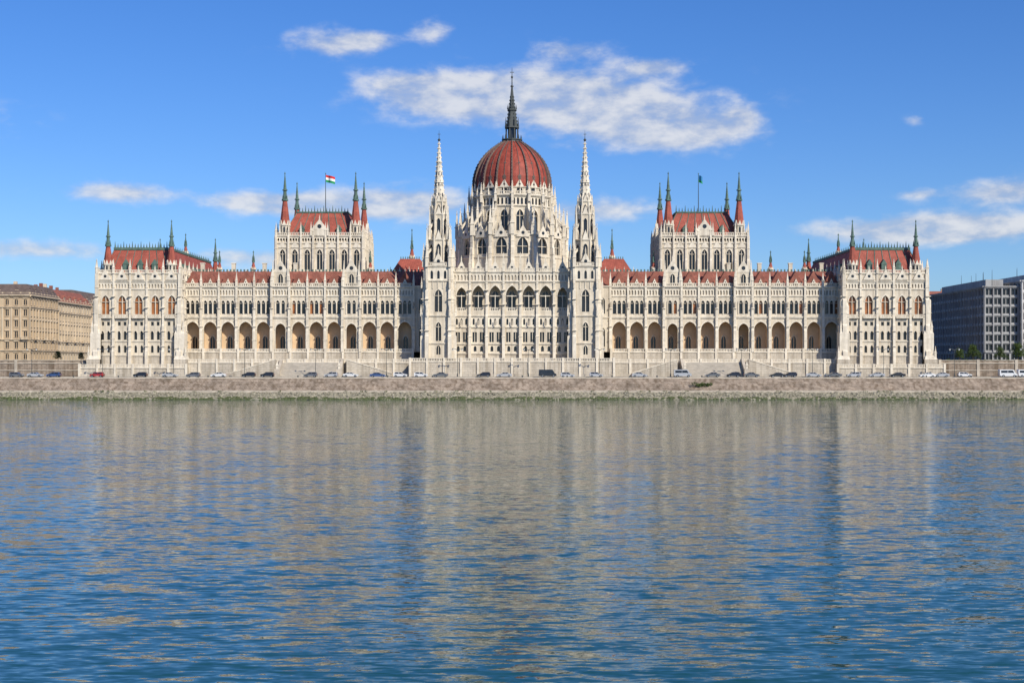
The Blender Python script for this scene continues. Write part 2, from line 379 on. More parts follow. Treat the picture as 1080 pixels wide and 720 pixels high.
    for q,mm in enumerate(cols):
        for i in range(6):
            f=lambda k: (cx+0.1+k*(0.5 if s<0 else .22), 25+0.35*math.sin(k*1.3), 0.12*k)
            a=f(i); c=f(i+1); zt=73.2-q*0.8
            b.face([(a[0],a[1],zt-a[2]),(c[0],c[1],zt-c[2]),(c[0],c[1],zt-0.8-c[2]),(a[0],a[1],zt-0.8-a[2])],mm)
    b.obj('flag',par)

    # ============================================================ end pavilion
    b=MB()
    cx=s*116.3; hw=12.9; yf=-7.0; yb=62.0
    prow=[row(6.2,12.6,0,0,m=BASE),
          row(12.6,17.0,2,0.85,13.6,15.2,'pt',0.45,GLASS,mar=0.7),
          row(17.0,21.4,2,0.95,17.6,19.6,'pt',0.45,GLASS,mar=0.7,mould=0.12),
          row(21.4,24.4,2,0.9,22.0,23.2,'flat',0.4,GLASS,mar=0.8),
          row(24.4,33.2,1,2.4,25.4,29.4,'pt',0.6,AMBER,True,0.3,mar=0.3,n=8,transom=True),
          row(33.2,35.6,5,0.5,33.7,34.6,'pt',0.3,BASE,mar=0.25,n=4,m=TRIM),
          row(35.6,38.2,0,0)]
    prow_s=[dict(r) for r in prow]
    for r in prow_s:
        if r['g'] is AMBER: r['g']=GLASS
    for (F,wd,nb,rw,dt) in ((Fr(cx-hw,yf),2*hw,5,prow,True),(Fr(cx+hw,yf,0,1),yb-yf,12,prow_s,False),(Fr(cx-hw,yb,0,-1),yb-yf,12,prow_s,False),(Fr(cx+hw,yb,-1,0),2*hw,5,prow_s,False)):
        wall(b,F,wd,nb,rw)
        for v in (12.5,16.9,24.3,33.1,35.5,38.0): course_(b,F,0,wd,v,0.4,0.32)
        p=wd/nb
        for i in range(nb+1):
            e=i in (0,nb)
            buttress(b,F,i*p,6.2,38.2,1.5 if e else 0.85,2.2 if e else 1.1,4,0)
            fpinn(b,F,i*p,38.2,0.25,0.7,4.6)
            for zz in (15.5,20.2,27.5,31): fbox(b,F,i*p-0.55,i*p+0.55,zz,zz+0.25,-0.05,1.15,TRIM)
        balus(b,F,0.4,wd-0.4,38.4,0.2,1.0,0.55)
        for i in range(nb):
            gable(b,F,i*p+0.7,(i+1)*p-0.7,36.2,3.4,-0.1,0.45,TRIM); 
            fpinn(b,F,(i+.5)*p,39.3,0.2,0.3,1.5)
            balus(b,F,i*p+0.6,(i+1)*p-0.6,24.6,0.9,0.9,0.5)
            fbox(b,F,i*p+0.6,(i+1)*p-0.6,24.3,24.62,0.1,0.95,TRIM)
    for sx in (-1,1):
        for k,(e,zt) in enumerate(((2.6,11.5),(1.7,19.5),(0.9,28))):
            x0=cx+sx*(hw-1.4); x1=cx+sx*(hw+e)
            box(b,min(x0,x1),max(x0,x1),yf-e,yf+2.0+0.1*k,6.0,zt,TRIM if k else BASE)
            hip(b,min(x0,x1),max(x0,x1),yf-e,yf+2.0+.1*k,zt,zt+1.2,0.5,0.5,TRIM)
            pinn(b,cx+sx*(hw+e-0.5),yf-e+0.6,zt+0.6,0.6,3.6)
    box(b,cx-hw+.3,cx+hw-.3,yf+.3,yb-.3,37,38.4,LEAD)
    hip(b,cx-hw+1.3,cx+hw-1.3,yf+1.3,yb-1.3,38.35,46.0,2.8,3.4,ROOF,COPPER)
    for i in range(9):
        t=i/8; xa=cx-hw+1.3+t*(2*hw-2.6); xb=cx-hw+4.1+t*(2*hw-8.2); d=.1
        b.face([(xa-d,yf+1.2,38.5),(xa+d,yf+1.2,38.5),(xb+d,yf+4.6,46.15),(xb-d,yf+4.6,46.15)],COPPER)
    box(b,cx-hw+3.9,cx+hw-3.9,yf+4.4,yf+4.9,45.9,46.7,COPPER)
    for sx in (-1,1): box(b,cx+sx*(hw-4.1)-.25,cx+sx*(hw-4.1)+.25,yf+4.95,yb-4.5,45.9,46.6,COPPER)
    for i in range(20): cone(b,cx-8.6+i*17.2/19,yf+4.65,46.7,47.9 if i%3 else 48.6,0.22,0.05,4,COPPER)
    for i in range(20): 
        for sx in (-1,1): cone(b,cx+sx*(hw-4.1),yf+6+i*2.9,46.6,47.6,0.22,0.05,4,COPPER)
    for dx in (-4.5,0,4.5):
        Fl=Fr(cx+dx,yf+1.3); fbox(b,Fl,-0.8,0.8,39.4,41.2,-2.4,-0.2,COPPER); gable(b,Fl,-1.0,1.0,41.2,1.6,-2.8,-0.1,COPPER,False)
    for yy in (4,12,20,28,36,44):
        for sx in (-1,1):
            box(b,cx+sx*(hw-2.2)-.8,cx+sx*(hw-2.2)+.8,yy,yy+1.6,39.4,42,COPPER)
    for sx in (-1,1):
        for yy in (yf+1.5,yb-1.8): oct_turret(b,cx+sx*9.9,yy,38.3,41.2,46.8,55.2,1.55)
    oct_turret(b,cx-s*8,22,45.5,47,49,53.5,0.8)
    b.obj('end_pavilion',par)

# ================================================================== CENTRE BLOCK
b=MB()
YC=-6.0
F=Fr(-18.4,YC); Wc=36.8
crow=[row(11.8,13.2,0,0,m=BASE),
      row(13.2,16.2,2,0.9,14.0,15.0,'pt',0.4,GLASS,mar=0.6),
      row(16.2,21.4,2,1.35,16.9,20.0,'flat',0.45,GLASS,True,mar=0.35,transom=False),
      row(21.4,25.0,3,0.62,22.3,23.8,'pt',0.35,GLASS,mar=0.45,n=4,m=TRIM)]
wall(b,F,Wc,7,crow)
p=Wc/7
for i in range(7):
    arch_bay(b,F,i*p,(i+1)*p,25.0,35.6,3.9 if 0<i<6 else 3.2,26.6,31.3,'pt',0.9,STONE,None,n=10,mould=0.35)
    c=(i+.5)*p
    fbox(b,F,c-0.1,c+0.1,26.7,31.6,-0.75,-0.5,TRIM); fbox(b,F,c-1.7,c+1.7,31.2,31.45,-0.78,-0.48,TRIM)
    balus(b,F,c-1.9,c+1.9,26.6,-0.15,1.1,0.5)
    for j in range(5): arch_bay(b,F,i*p+j*p/5,i*p+(j+1)*p/5,35.6,38.6,0.62,36.2,37.4,'pt',0.3,TRIM,BASE,n=4)
wall(b,Fr(-18.4,YC+4.0),Wc,7,[row(26.5,35.4,1,2.3,26.6,31.2,'pt',0.4,GLASS,True,0.15,m=STONE,transom=True)])
fbox(b,F,0.02,Wc-.02,26.2,26.5,-4.5,-.9,PAVE); fbox(b,F,0.02,Wc-.02,35.3,35.58,-4.5,-.92,TRIM)
for v in (13.1,16.1,21.3,24.8,35.5,38.5): course_(b,F,0,Wc,v,0.45,0.4)
for i in range(8):
    buttress(b,F,i*p,11.8,38.8,0.9,1.2,4,0); fpinn(b,F,i*p,38.8,0.3,0.8,6.2)
    for zz in (18.5,28.5,33): fbox(b,F,i*p-.6,i*p+.6,zz,zz+.25,-.05,1.3,TRIM)
    if i<7:
        balus(b,F,i*p+.4,(i+1)*p-.4,38.9,0.3,1.1,0.5)
        gable(b,F,i*p+.9,(i+1)*p-.9,39.0,3.4,-0.2,0.2,TRIM); fpinn(b,F,(i+.5)*p,42.2,0,0.35,1.8)
        cone(b,-18.4+(i+.5)*p,YC-0.9,22,23.8,0.25,0.15,6,BASE)
for s in (-1,1):
    xo=s*27.4
    G=Fr(27.4,-3,0,1) if s>0 else Fr(-27.4,30,0,-1)
    wall(b,G,33,6,[row(11.8,24.5,1,1.6,15.5,20.5,'pt',.5,GLASS,True),row(24.5,37,1,1.8,26.5,32,'pt',.5,GLASS,True)])
    for v in (24.4,36.8): course_(b,G,0,33,v,.4,.35)
    balus(b,G,0.2,32.8,37.2,0.2)
    for i in range(7): buttress(b,G,i*5.5,11.8,37,0.8,0.9,3,3.5)
box(b,-27.2,27.2,5,58,30,38.7,STONE)
box(b,-18.3,18.3,YC+0.5,6,38.1,38.75,LEAD)
b.obj('central_facade',par)

# twin spire towers
for s in (-1,1):
    b=MB(); cx=s*22.75; cy=-6.2; h=4.1
    trow=[row(11.8,16.3,1,1.3,13,14.8,'pt',.45,GLASS,True,0.15),
          row(16.3,24.8,1,1.7,17.2,21.6,'pt',.5,GLASS,True,.2,transom=True),
          row(24.8,35.6,1,2.3,26.2,31.2,'pt',.6,GLASS,True,.3,n=8,transom=True),
          row(35.6,40.2,3,0.8,36.4,38.3,'pt',.4,GLASS,mar=1.0,m=TRIM)]
    for (dx,dy,ux,uy) in ((-h,-h,1,0),(h,-h,0,1),(h,h,-1,0),(-h,h,0,-1)):
        G=Fr(cx+dx,cy+dy,ux,uy)
        wall(b,G,2*h,1,trow)
        for v in (16.2,24.7,35.5,40.0): course_(b,G,0,2*h,v,.45,.4)
        for e in (0.55,2*h-0.55):
            buttress(b,G,e,11.8,40,1.15,1.5,4,0); fpinn(b,G,e,40.0,0.5,0.9,7.5)
            fbox(b,G,e-.7,e+.7,20.3,20.6,-.05,1.6,TRIM); fbox(b,G,e-.6,e+.6,30,30.3,-.05,1.3,TRIM)
            fpinn(b,G,e,24.8,1.3,0.55,4.0); fpinn(b,G,e,33.5,1.1,0.5,3.6)
        for j in range(3): fbox(b,G,2.2+j*1.6,2.5+j*1.6,33.3,35.4,0,0.2,TRIM)
        gable(b,G,2.0,2*h-2.0,40.4,4.2,-0.3,0.3,TRIM); fpinn(b,G,h,44.4,0,0.4,2.0)
        balus(b,G,1.1,2*h-1.1,40.4,0.3,1.1,.5)
    box(b,cx-h+.2,cx+h-.2,cy-h+.2,cy+h-.2,39.7,40.3,LEAD)
    def octlevel(r,z0,z1,w,sill,spr,g=GLASS,m=STONE,dep=.35):
        for k in range(8):
            a=k*math.pi/4; n=(math.cos(a),math.sin(a)); ap=r*math.cos(math.pi/8); q=r*math.sin(math.pi/8)
            G=Fr(cx+n[0]*ap+n[1]*q,cy+n[1]*ap-n[0]*q,-n[1],n[0])
            arch_bay(b,G,0,2*q,z0,z1,w,sill,spr,'pt',dep,m,g,mould=.12,mull=False)
            fbox(b,G,-.16,.16,z0,z1,-.1,.35,TRIM)
            course_(b,G,0,2*q,z1-.3,.4,.3)
            gable(b,G,q*0.25,q*1.75,z1+.1,q*2.2,-.15,.2,TRIM,False)
            fpinn(b,G,0,z1,0.1,.38,q*2.6)
    octlevel(3.5,40.2,48.6,1.35,41.4,46.2)
    octlevel(2.95,48.6,56.6,1.05,49.8,54.4)
    octlevel(2.3,56.6,60.6,0.7,57.2,59.0)
    for k in range(4):
        a=math.pi/4+k*math.pi/2
        for (rr,z,w_,hh) in ((5.0,40.2,1.15,13.5),(3.9,48.6,.75,11.0)):
            x=cx+rr*math.cos(a); y=cy+rr*math.sin(a); pinn(b,x,y,z,w_,hh)
        for zz in (46.2,54):
            G=Fr(cx,cy,math.cos(a),math.sin(a))
            b.face([G.p(2.2,zz,-.15),G.p(4.6 if zz<50 else 3.7,zz-2.2,-.15),G.p(4.6 if zz<50 else 3.7,zz-1.4,-.15),G.p(2.2,zz+.9,-.15)],TRIM)
            b.face([G.p(2.2,zz,.15),G.p(4.6 if zz<50 else 3.7,zz-2.2,.15),G.p(4.6 if zz<50 else 3.7,zz-1.4,.15),G.p(2.2,zz+.9,.15)],TRIM)
    zb=60.6; zt=80.0; r0=1.95
    cone(b,cx,cy,zb,zt,r0,0.12,8,TRIM,math.pi/8)
    for k in range(8):
        a=math.pi/8+k*math.pi/4
        for j in range(13):
            t=(j+.5)/13.5; r=r0+(0.12-r0)*t; z=zb+(zt-zb)*t
            cone(b,cx+(r+.1)*math.cos(a),cy+(r+.1)*math.sin(a),z,z+.42,.2,.03,4,TRIM,a)
        a2=k*math.pi/4
        G=Fr(cx,cy,-math.sin(a2),math.cos(a2))
        for j in range(4):
            t=j*.17+.08; r=(r0+(0.12-r0)*t)*math.cos(math.pi/8); z=zb+(zt-zb)*t; q=.28*(1-t)
            b.face([G.p(-q,z,r+.03),G.p(q,z,r+.03),G.p(q*.7,z+1.1,r-.06),G.p(-q*.7,z+1.1,r-.06)],GLASS)
    for z in (66.5,73): cone(b,cx,cy,z,z+.35,r0*(1-(z-zb)/19.4)+.25,r0*(1-(z-zb)/19.4)+.15,8,TRIM,math.pi/8)
    cone(b,cx,cy,zt-.6,zt-.1,.15,.5,8,LEAD); cone(b,cx,cy,zt-.1,zt+.4,.5,.1,8,LEAD); cone(b,cx,cy,zt+.4,zt+3.0,.1,.02,6,LEAD)
    box(b,cx-.45,cx+.45,cy-.05,cy+.05,zt+1.6,zt+1.75,LEAD)
    b.obj('spire_tower',par)

# ================================================================== DRUM + DOME
b=MB(); DX,DY=0.0,30.0; NS=16
def ring(Rv,fn,N=NS,off=0.0):
    for k in range(N):
        a=2*math.pi*(k+off)/N; n=(math.cos(a),math.sin(a)); ap=Rv*math.cos(math.pi/N); q=Rv*math.sin(math.pi/N)
        fn(Fr(DX+n[0]*ap+n[1]*q,DY+n[1]*ap-n[0]*q,-n[1],n[0]),2*q,a)
off=0.5
def r1(G,w,a):
    arch_bay(b,G,0,w,38,45,0,0,0)
    arch_bay(b,G,0,w,45,52.0,w*.52,46,48.4,'pt',.7,STONE,GLASS,n=8,mull=True,mould=.3,transom=True)
    course_(b,G,0,w,44.8,.4,.3); course_(b,G,0,w,51.8,.5,.45)
    balus(b,G,.5,w-.5,52.3,.3,1.1,.5)
    gable(b,G,w*.18,w*.82,51.4,4.0,.05,.5,TRIM); fpinn(b,G,w/2,55.2,.3,.35,1.8)
    buttress(b,G,0,40,52.2,1.2,1.4,3,0); fpinn(b,G,0,52.2,.4,1.25,9.6)
    for e in (-.9,.9): fpinn(b,G,e,52.2,.3,.4,4.2)
ring(18.2,r1,off=off)
cone(b,DX,DY,52.2,52.35,18.0,18.0,16,LEAD,0)
def r2(G,w,a):
    arch_bay(b,G,0,w,52.2,62.0,w*.46,53.4,58.8,'pt',.7,STONE,GLASS,n=8,mull=True,mould=.3,transom=True)
    for j in range(4): arch_bay(b,G,j*w/4,(j+1)*w/4,62.0,65.4,w*.14,62.5,64.2,'pt',.4,TRIM,GLASS,n=4)
    course_(b,G,0,w,61.8,.45,.45); course_(b,G,0,w,65.2,.6,.7)
    balus(b,G,.2,w-.2,65.8,.5,1.1,.5)
    buttress(b,G,0,52.3,65.4,.9,1.1,3,0); fpinn(b,G,0,63.4,.9,.85,6.6)
    fpinn(b,G,w/2,65.8,.5,.45,2.8)
    va=a-math.pi/NS
    H=Fr(DX,DY,math.cos(va),math.sin(va))
    for (zi,zo,th) in ((61.6,56.0,.9),(57.8,53.6,.7)):
        n=6; top=[];bot=[]
        for i in range(n+1):
            t=i/n; r=13.6+t*4.4; zt=zi+(zo-zi)*t; sag=1.0*math.sin(math.pi*t)*0.7
            top.append((r,zt)); bot.append((r,zt-th+sag*0.4-0.3))
        for i in range(n):
            for ww in (-.25,.25):
                b.face([H.p(bot[i][0],bot[i][1],ww),H.p(bot[i+1][0],bot[i+1][1],ww),H.p(top[i+1][0],top[i+1][1],ww),H.p(top[i][0],top[i][1],ww)],TRIM)
            b.face([H.p(*top[i],-.3),H.p(*top[i+1],-.3),H.p(*top[i+1],.3),H.p(*top[i],.3)],TRIM)
            b.face([H.p(*bot[i],-.25),H.p(*bot[i+1],-.25),H.p(*bot[i+1],.25),H.p(*bot[i],.25)],TRIM)
    x,y=DX+16*math.cos(va),DY+16*math.sin(va)
    cone(b,x,y,52.2,58.5,.55,.5,4,TRIM,va); pinn(b,x,y,58.2,.8,6.2)
ring(13.6,r2,off=off)
cone(b,DX,DY,65.7,65.9,14.0,14.0,16,LEAD,0)
def r3(G,w,a):
    arch_bay(b,G,0,w,65.8,68.2,w*.4,66.2,67.1,'pt',.4,STONE,GLASS,n=4)
    course_(b,G,0,w,68.0,.4,.35)
    gable(b,G,w*.2,w*.8,68.3,2.6,-.5,.3,TRIM); fpinn(b,G,0,67.6,.4,.55,3.4)
ring(12.95,r3,off=off)
b.obj('drum',par)
b=MB()
mpp=.32
prof=[(40.0,203),(40.6,197),(40.2,190),(38.6,183),(36,176),(32.3,169.5),(27.5,163.5),(21.5,158),(15,153.5),(9.5,150)]
prof=[(r*mpp,10+(384-y)*mpp) for r,y in prof]
n=64
def dp(r,z,a): return (DX+r*math.cos(a),DY+r*math.sin(a),z)
for i in range(len(prof)-1):
    for k in range(n):
        a0=2*math.pi*k/n; a1=2*math.pi*(k+1)/n
        def rr(r,kk):
            t=(kk%4)/4; return r*(1-0.012*(1-abs(math.sin(math.pi*t))))
        (ra,za),(rb,zb)=prof[i],prof[i+1]
        b.face([dp(rr(ra,k),za,a0),dp(rr(ra,k+1),za,a1),dp(rr(rb,k+1),zb,a1),dp(rr(rb,k),zb,a0)],DOME)
for k in range(32):
    a=2*math.pi*k/32; major=k%2==0
    hw_=0.26 if major else 0.09; pr=0.45 if major else .16
    tx,ty=-math.sin(a),math.cos(a)
    for i in range(len(prof)-1):
        (ra,za),(rb,zb)=prof[i],prof[i+1]
        sa=max(.4,1-.4*i/len(prof)); sb=max(.4,1-.4*(i+1)/len(prof))
        def q(r,z,e,o,sc):
            return (DX+(r+o)*math.cos(a)+tx*e*sc,DY+(r+o)*math.sin(a)+ty*e*sc,z+o*.3)
        A=[q(ra,za,-hw_,-.3,sa),q(ra,za,-hw_,pr,sa),q(ra,za,hw_,pr,sa),q(ra,za,hw_,-.3,sa)]
        B=[q(rb,zb,-hw_,-.3,sb),q(rb,zb,-hw_,pr,sb),q(rb,zb,hw_,pr,sb),q(rb,zb,hw_,-.3,sb)]
        for j in range(3): b.face([A[j],A[j+1],B[j+1],B[j]],RIB)
        if major:
            for t in (.25,.75):
                r=ra+(rb-ra)*t; z=za+(zb-za)*t
                cone(b,DX+(r+.45)*math.cos(a),DY+(r+.45)*math.sin(a),z,z+.45,.2,.06,4,RIB,a)
for k in range(16):
    a=2*math.pi*(k+.5)/16
    for (r,z,sz) in ((12.7,70.8,.55),(11.4,75.6,.4)):
        G=Fr(DX+r*math.cos(a),DY+r*math.sin(a),-math.sin(a),math.cos(a))
        fbox(b,G,-sz,sz,z,z+sz*1.6,-.8,.25,RIB); gable(b,G,-sz*1.2,sz*1.2,z+sz*1.6,sz*1.6,-.9,.3,RIB,False)
b.obj('dome',par)
b=MB()
cone(b,DX,DY,84.4,85.4,3.4,3.1,16,LEAD); cone(b,DX,DY,85.4,85.7,3.5,3.5,16,LEAD)
for k in range(16):
    a=2*math.pi*k/16; cone(b,DX+3.2*math.cos(a),DY+3.2*math.sin(a),85.7,87.2,.16,.03,4,LEAD)
for k in range(8):
    a=2*math.pi*k/8+math.pi/8
    cone(b,DX+2.1*math.cos(a),DY+2.1*math.sin(a),85.7,89.6,.28,.24,6,LEAD)
    cone(b,DX+2.25*math.cos(a),DY+2.25*math.sin(a),89.8,93.2,.34,.03,4,LEAD)
    for j in range(9):
        t=j/9; r=1.9*(1-t)+.35*t+.12; z=90.6+t*10.5
        cone(b,DX+r*math.cos(a),DY+r*math.sin(a),z,z+.45,.22,.04,4,LEAD)
cone(b,DX,DY,85.7,89.6,1.5,1.5,8,GLASS,math.pi/8)
cone(b,DX,DY,89.5,90.0,2.6,2.5,8,LEAD,math.pi/8)
cone(b,DX,DY,90.0,95.5,2.0,1.25,8,LEAD,math.pi/8); cone(b,DX,DY,95.5,96,1.7,1.6,8,LEAD,math.pi/8)
for k in range(8):
    a=2*math.pi*k/8; cone(b,DX+1.5*math.cos(a),DY+1.5*math.sin(a),96,97.6,.2,.02,4,LEAD)
cone(b,DX,DY,96,103.5,1.05,.3,8,LEAD,math.pi/8); cone(b,DX,DY,103.5,103.9,.55,.5,8,LEAD)
cone(b,DX,DY,103.9,110,.2,.05,6,LEAD); cone(b,DX,DY,106.2,106.8,.1,.42,8,LEAD); cone(b,DX,DY,106.8,107.3,.42,.1,8,LEAD)
box(b,-.7,.7,DY-.06,DY+.06,108.3,108.5,LEAD)
b.obj('dome_spire',par)

# ================================================================== TERRACES
b=MB()
def twall(x0,x1,yf,z0,z1,bal=True,m=BASE,pil=5.6):
    G=Fr(x0,yf); w=x1-x0
    b.face([G.p(0,z0,0),G.p(w,z0,0),G.p(w,z1,0),G.p(0,z1,0)],m)
    course_(b,G,0,w,z1-.35,.35,.25); fbox(b,G,0,w,z0,z0+.8,-.05,.2,m)
    nn=max(1,round(w/pil))
    for i in range(nn+1): fbox(b,G,i*w/nn-.35,i*w/nn+.35,z0,z1+1.15 if bal else z1-.4,-.3,.32,TRIM)
    if bal:
        for i in range(nn): balus(b,G,i*w/nn+.36,(i+1)*w/nn-.36,z1,.12,1.0,.45)
for s in (-1,1):
    a,c=sorted((s*102.9,s*31.3))
    box(b,a,c,-1.4,6,6.0,13.88,BASE); twall(a,c,-1.43,10.6,13.9)
    box(b,a,c,-7.0,-1.4,6.0,10.55,BASE); twall(a,c,-7.03,6.2,10.6)
    xc=s*62.25
    for q,(wd,yf,zt) in enumerate(((9.0,-8.6,10.4),)):
        n=22
        for i in range(n):
            z=6.2+(10.5-6.2)*(i+1)/n; y0=-14.6+i*(7.5/n)
            box(b,xc-wd,xc+wd,y0,-7.06,z-(4.3/n) if i else 6.0,z,PAVE if i%2 else COPE)
        for sx in (-1,1):
            x=xc+sx*(wd+.45); t=.45
            prof2=[(-15.2,6.1),(-15.2,7.6),(-7.3,11.8),(-7.06,11.8),(-7.06,6.1)]
            L_=[(x-t,y,z) for y,z in prof2]; Rr=[(x+t,y,z) for y,z in prof2]
            b.face(L_,COPE); b.face(Rr,COPE)
            for j in range(5): k=(j+1)%5; b.face([L_[j],L_[k],Rr[k],Rr[j]],COPE)
            box(b,x-.8,x+.8,-16.4,-15.15,6.0,8.6,COPE); pinn(b,x,-15.8,8.6,.7,2.6)
    for d in (-1,1):
        x0=xc+d*11.0; x1=xc+d*25
        yy0,yy1=-9.6,-7.1
        A=[(x0,yy0,11.4),(x1,yy0,7.2),(x1,yy0,6.1),(x0,yy0,6.1)]; B=[(x,yy1,z) for x,_,z in A]
        b.face(A,BASE)
        for j in range(4): k=(j+1)%4; b.face([A[j],A[k],B[k],B[j]],COPE)
        A=[(x0,yy0-.12,11.65),(x1,yy0-.12,7.45),(x1,yy0-.12,7.15),(x0,yy0-.12,11.35)]; B=[(x,yy0+.35,z) for x,_,z in A]
        b.face(A,TRIM)
        for j in range(4): k=(j+1)%4; b.face([A[j],A[k],B[k],B[j]],TRIM)
    a,c=sorted((s*133.5,s*100.6))
    box(b,a,c,-11.0,-6,6.0,9.0,BASE); twall(a,c,-11.03,6.2,9.0,True)
box(b,-31.3,31.3,-13.4,4,6.0,10.85,BASE)
box(b,-27.3,27.3,-6.3,4,10.8,11.85,BASE)
twall(-31.3,31.3,-13.43,6.2,10.9,True,pil=5.2)
b.obj('terrace',par)

# ================================================================== GROUND, ROAD, BANK, WATER
def sheet(name,x0,x1,y0,y1,z,m):
    b=MB(); b.face([(x0,y0,z),(x1,y0,z),(x1,y1,z),(x0,y1,z)],m); return b.obj(name)
sheet('ground',-6000,6000,-37.6,9000,6.10,EARTH)
sheet('quay_road',-900,900,-33.5,-20.5,6.12,ASPH)
b=MB()
for i in range(-90,90): b.face([(i*6,-27.1,6.124),(i*6+3,-27.1,6.124),(i*6+3,-26.95,6.124),(i*6,-26.95,6.124)],PAINT)
for yy in (-33.1,-20.9): b.face([(-700,yy,6.124),(700,yy,6.124),(700,yy+.15,6.124),(-700,yy+.15,6.124)],PAINT)
b.obj('road_markings')
b=MB(); box(b,-900,900,-37.6,-33.5,6.0,6.20,PAVE); box(b,-900,900,-33.5,-33.3,6.0,6.21,COPE); b.obj('promenade_pavement')
b=MB(); box(b,-900,900,-20.5,-20.3,6.0,6.25,COPE); box(b,-900,900,-20.3,-15,6.0,6.23,PAVE); b.obj('pavement')
b=MB()
for s in (-1,1):
    a,c=sorted((s*129.5,s*2000)); box(b,a,c,6.0,60,6.0,11.0,EARTH)
b.obj('upper_terrain')
for s in (-1,1):
    b=MB(); a2,c2=sorted((s*133.7,s*600)); G=Fr(a2,-4.0); w=c2-a2
    b.face([G.p(0,6.2,0),G.p(w,6.2,0),G.p(w,10.2,0),G.p(0,10.2,0)],QUAY)
    b.face([G.p(0,10.2,0),G.p(w,10.2,0),G.p(w,10.2,-10),G.p(0,10.2,-10)],PAVE)
    fbox(b,G,0,w,10.2,10.5,-.5,.15,COPE); fbox(b,G,0,w,10.5,11.1,-.4,0,QUAY); fbox(b,G,0,w,11.1,11.3,-.5,.1,COPE)
    fbox(b,G,0,w,8.0,8.25,-.05,.12,COPE)
    for i in range(int(w/12)): fbox(b,G,i*12,i*12+.9,6.2,11.5,-.55,.25,COPE)
    b.obj('retaining_wall')
b=MB()
pr=[(-37.6,6.22),(-38.6,6.22),(-38.65,5.9),(-38.5,5.9),(-40.2,4.4),(-40.5,4.4),(-42.4,2.5)]
X0,X1=-900,900
mm=[COPE,COPE,COPE,QUAY,COPE,QUAY]
for i in range(len(pr)-1):
    (y0,z0),(y1,z1)=pr[i],pr[i+1]
    b.face([(X0,y0,z0),(X1,y0,z0),(X1,y1,z1),(X0,y1,z1)],mm[i])
b.face([(X0,-42.4,2.5),(X1,-42.4,2.5),(X1,-43.8,2.45),(X0,-43.8,2.45)],COPE)
b.face([(X0,-43.8,2.45),(X1,-43.8,2.45),(X1,-43.8,1.9),(X0,-43.8,1.9)],COPE)
b.obj('embankment_wall')
b=MB()
for i in range(-14,15):
    x=i*13+3; cone(b,x,-38.1,6.22,6.6,.2,.16,8,IRON); cone(b,x,-38.1,6.6,6.78,.28,.24,8,IRON)
b.obj('mooring_bollards')
b=MB()
nx=300
for i in range(nx):
    for j in range(6):
        def g(i,j):
            x=-300+600*i/nx; y=-43.7-j*1.5; return (x,y,1.9-j*.58+ (0.25*math.sin(i*1.7+j*3)*math.sin(i*.37+j) if 0<j<6 else 0))
        b.face([g(i,j),g(i+1,j),g(i+1,j+1),g(i,j+1)],RUBBLE)
for k in range(10500):
    x=random.uniform(-190,190); t=R(); y=-43.9-t*6.2; z=1.95-t*2.5+.05; sz=random.uniform(.15,.5)
    if R()<.04: sz*=1.7
    vs=[]
    for a in range(5):
        an=a*1.2566+R()*.6; vs.append((x+sz*math.cos(an)*random.uniform(.7,1.3),y+sz*math.sin(an)*.8,z-sz*.35))
    vt=[]
    for a in range(4):
        an=a*1.5708+R()*.6; vt.append((x+sz*.6*math.cos(an),y+sz*.5*math.sin(an),z+sz*random.uniform(.3,.6)))
    m=ALGAE if z<.55+.2*math.sin(x*.3) else RUBBLE
    b.face(vt,m)
    for a in range(5):
        b.face([vs[a],vs[(a+1)%5],vt[min(a,3)]],m)
        if a<4: b.face([vt[a],vt[(a+1)%4],vs[(a+1)%5]],m)
b.obj('rubble_shore')

# water: wave slopes given directly as a world-space normal field (four wave sizes)
wm=bpy.data.materials.new('river_water'); wm.use_nodes=True
nt=wm.node_tree; N=nt.nodes; Lk=nt.links; pb=N['Principled BSDF']
pb.inputs['Base Color'].default_value=(0.010,0.066,0.060,1); pb.inputs['Roughness'].default_value=0.03; pb.inputs['IOR'].default_value=1.333
geo=N.new('ShaderNodeNewGeometry')
def wn(sc,det,rot=0,dist=0.0,off=0):
    mp=N.new('ShaderNodeMapping'); mp.inputs['Scale'].default_value=sc; mp.inputs['Rotation'].default_value=(0,0,rot); mp.inputs['Location'].default_value=(off,off,off)
    Lk.new(geo.outputs['Position'],mp.inputs['Vector'])
    n=N.new('ShaderNodeTexNoise'); n.inputs['Scale'].default_value=1; n.inputs['Detail'].default_value=det; n.inputs['Distortion'].default_value=dist
    n.inputs['Roughness'].default_value=.55
    Lk.new(mp.outputs['Vector'],n.inputs['Vector']); return n
def VM(op,a,b_):
    m=N.new('ShaderNodeVectorMath'); m.operation=op
    for i,v in enumerate((a,b_)):
        if isinstance(v,tuple): m.inputs[i].default_value=v
        else: Lk.new(v,m.inputs[i])
    return m.outputs[0]
def slope(sc,det,rot,amp,off,dist=.3):
    n=wn(sc,det,rot,dist,off); return VM('MULTIPLY',VM('SUBTRACT',n.outputs['Color'],(.5,.5,.5)),(amp*.5,amp,0))
s0=slope((.06,.20,1),1,.05,.06,3)
s1=slope((.38,1.15,1),2,.10,.30,11)
s2=slope((1.15,3.2,1),2,-.14,.42,23)
tot=VM('ADD',VM('ADD',s0,s1),s2)
a3=wn((.010,.022,1),2)
mr=N.new('ShaderNodeMapRange'); mr.inputs['From Min'].default_value=.35; mr.inputs['From Max'].default_value=.65; mr.inputs['To Min'].default_value=.8; mr.inputs['To Max'].default_value=1.2
Lk.new(a3.outputs['Fac'],mr.inputs['Value'])
sc_=N.new('ShaderNodeVectorMath'); sc_.operation='SCALE'; Lk.new(tot,sc_.inputs[0]); Lk.new(mr.outputs['Result'],sc_.inputs['Scale'])
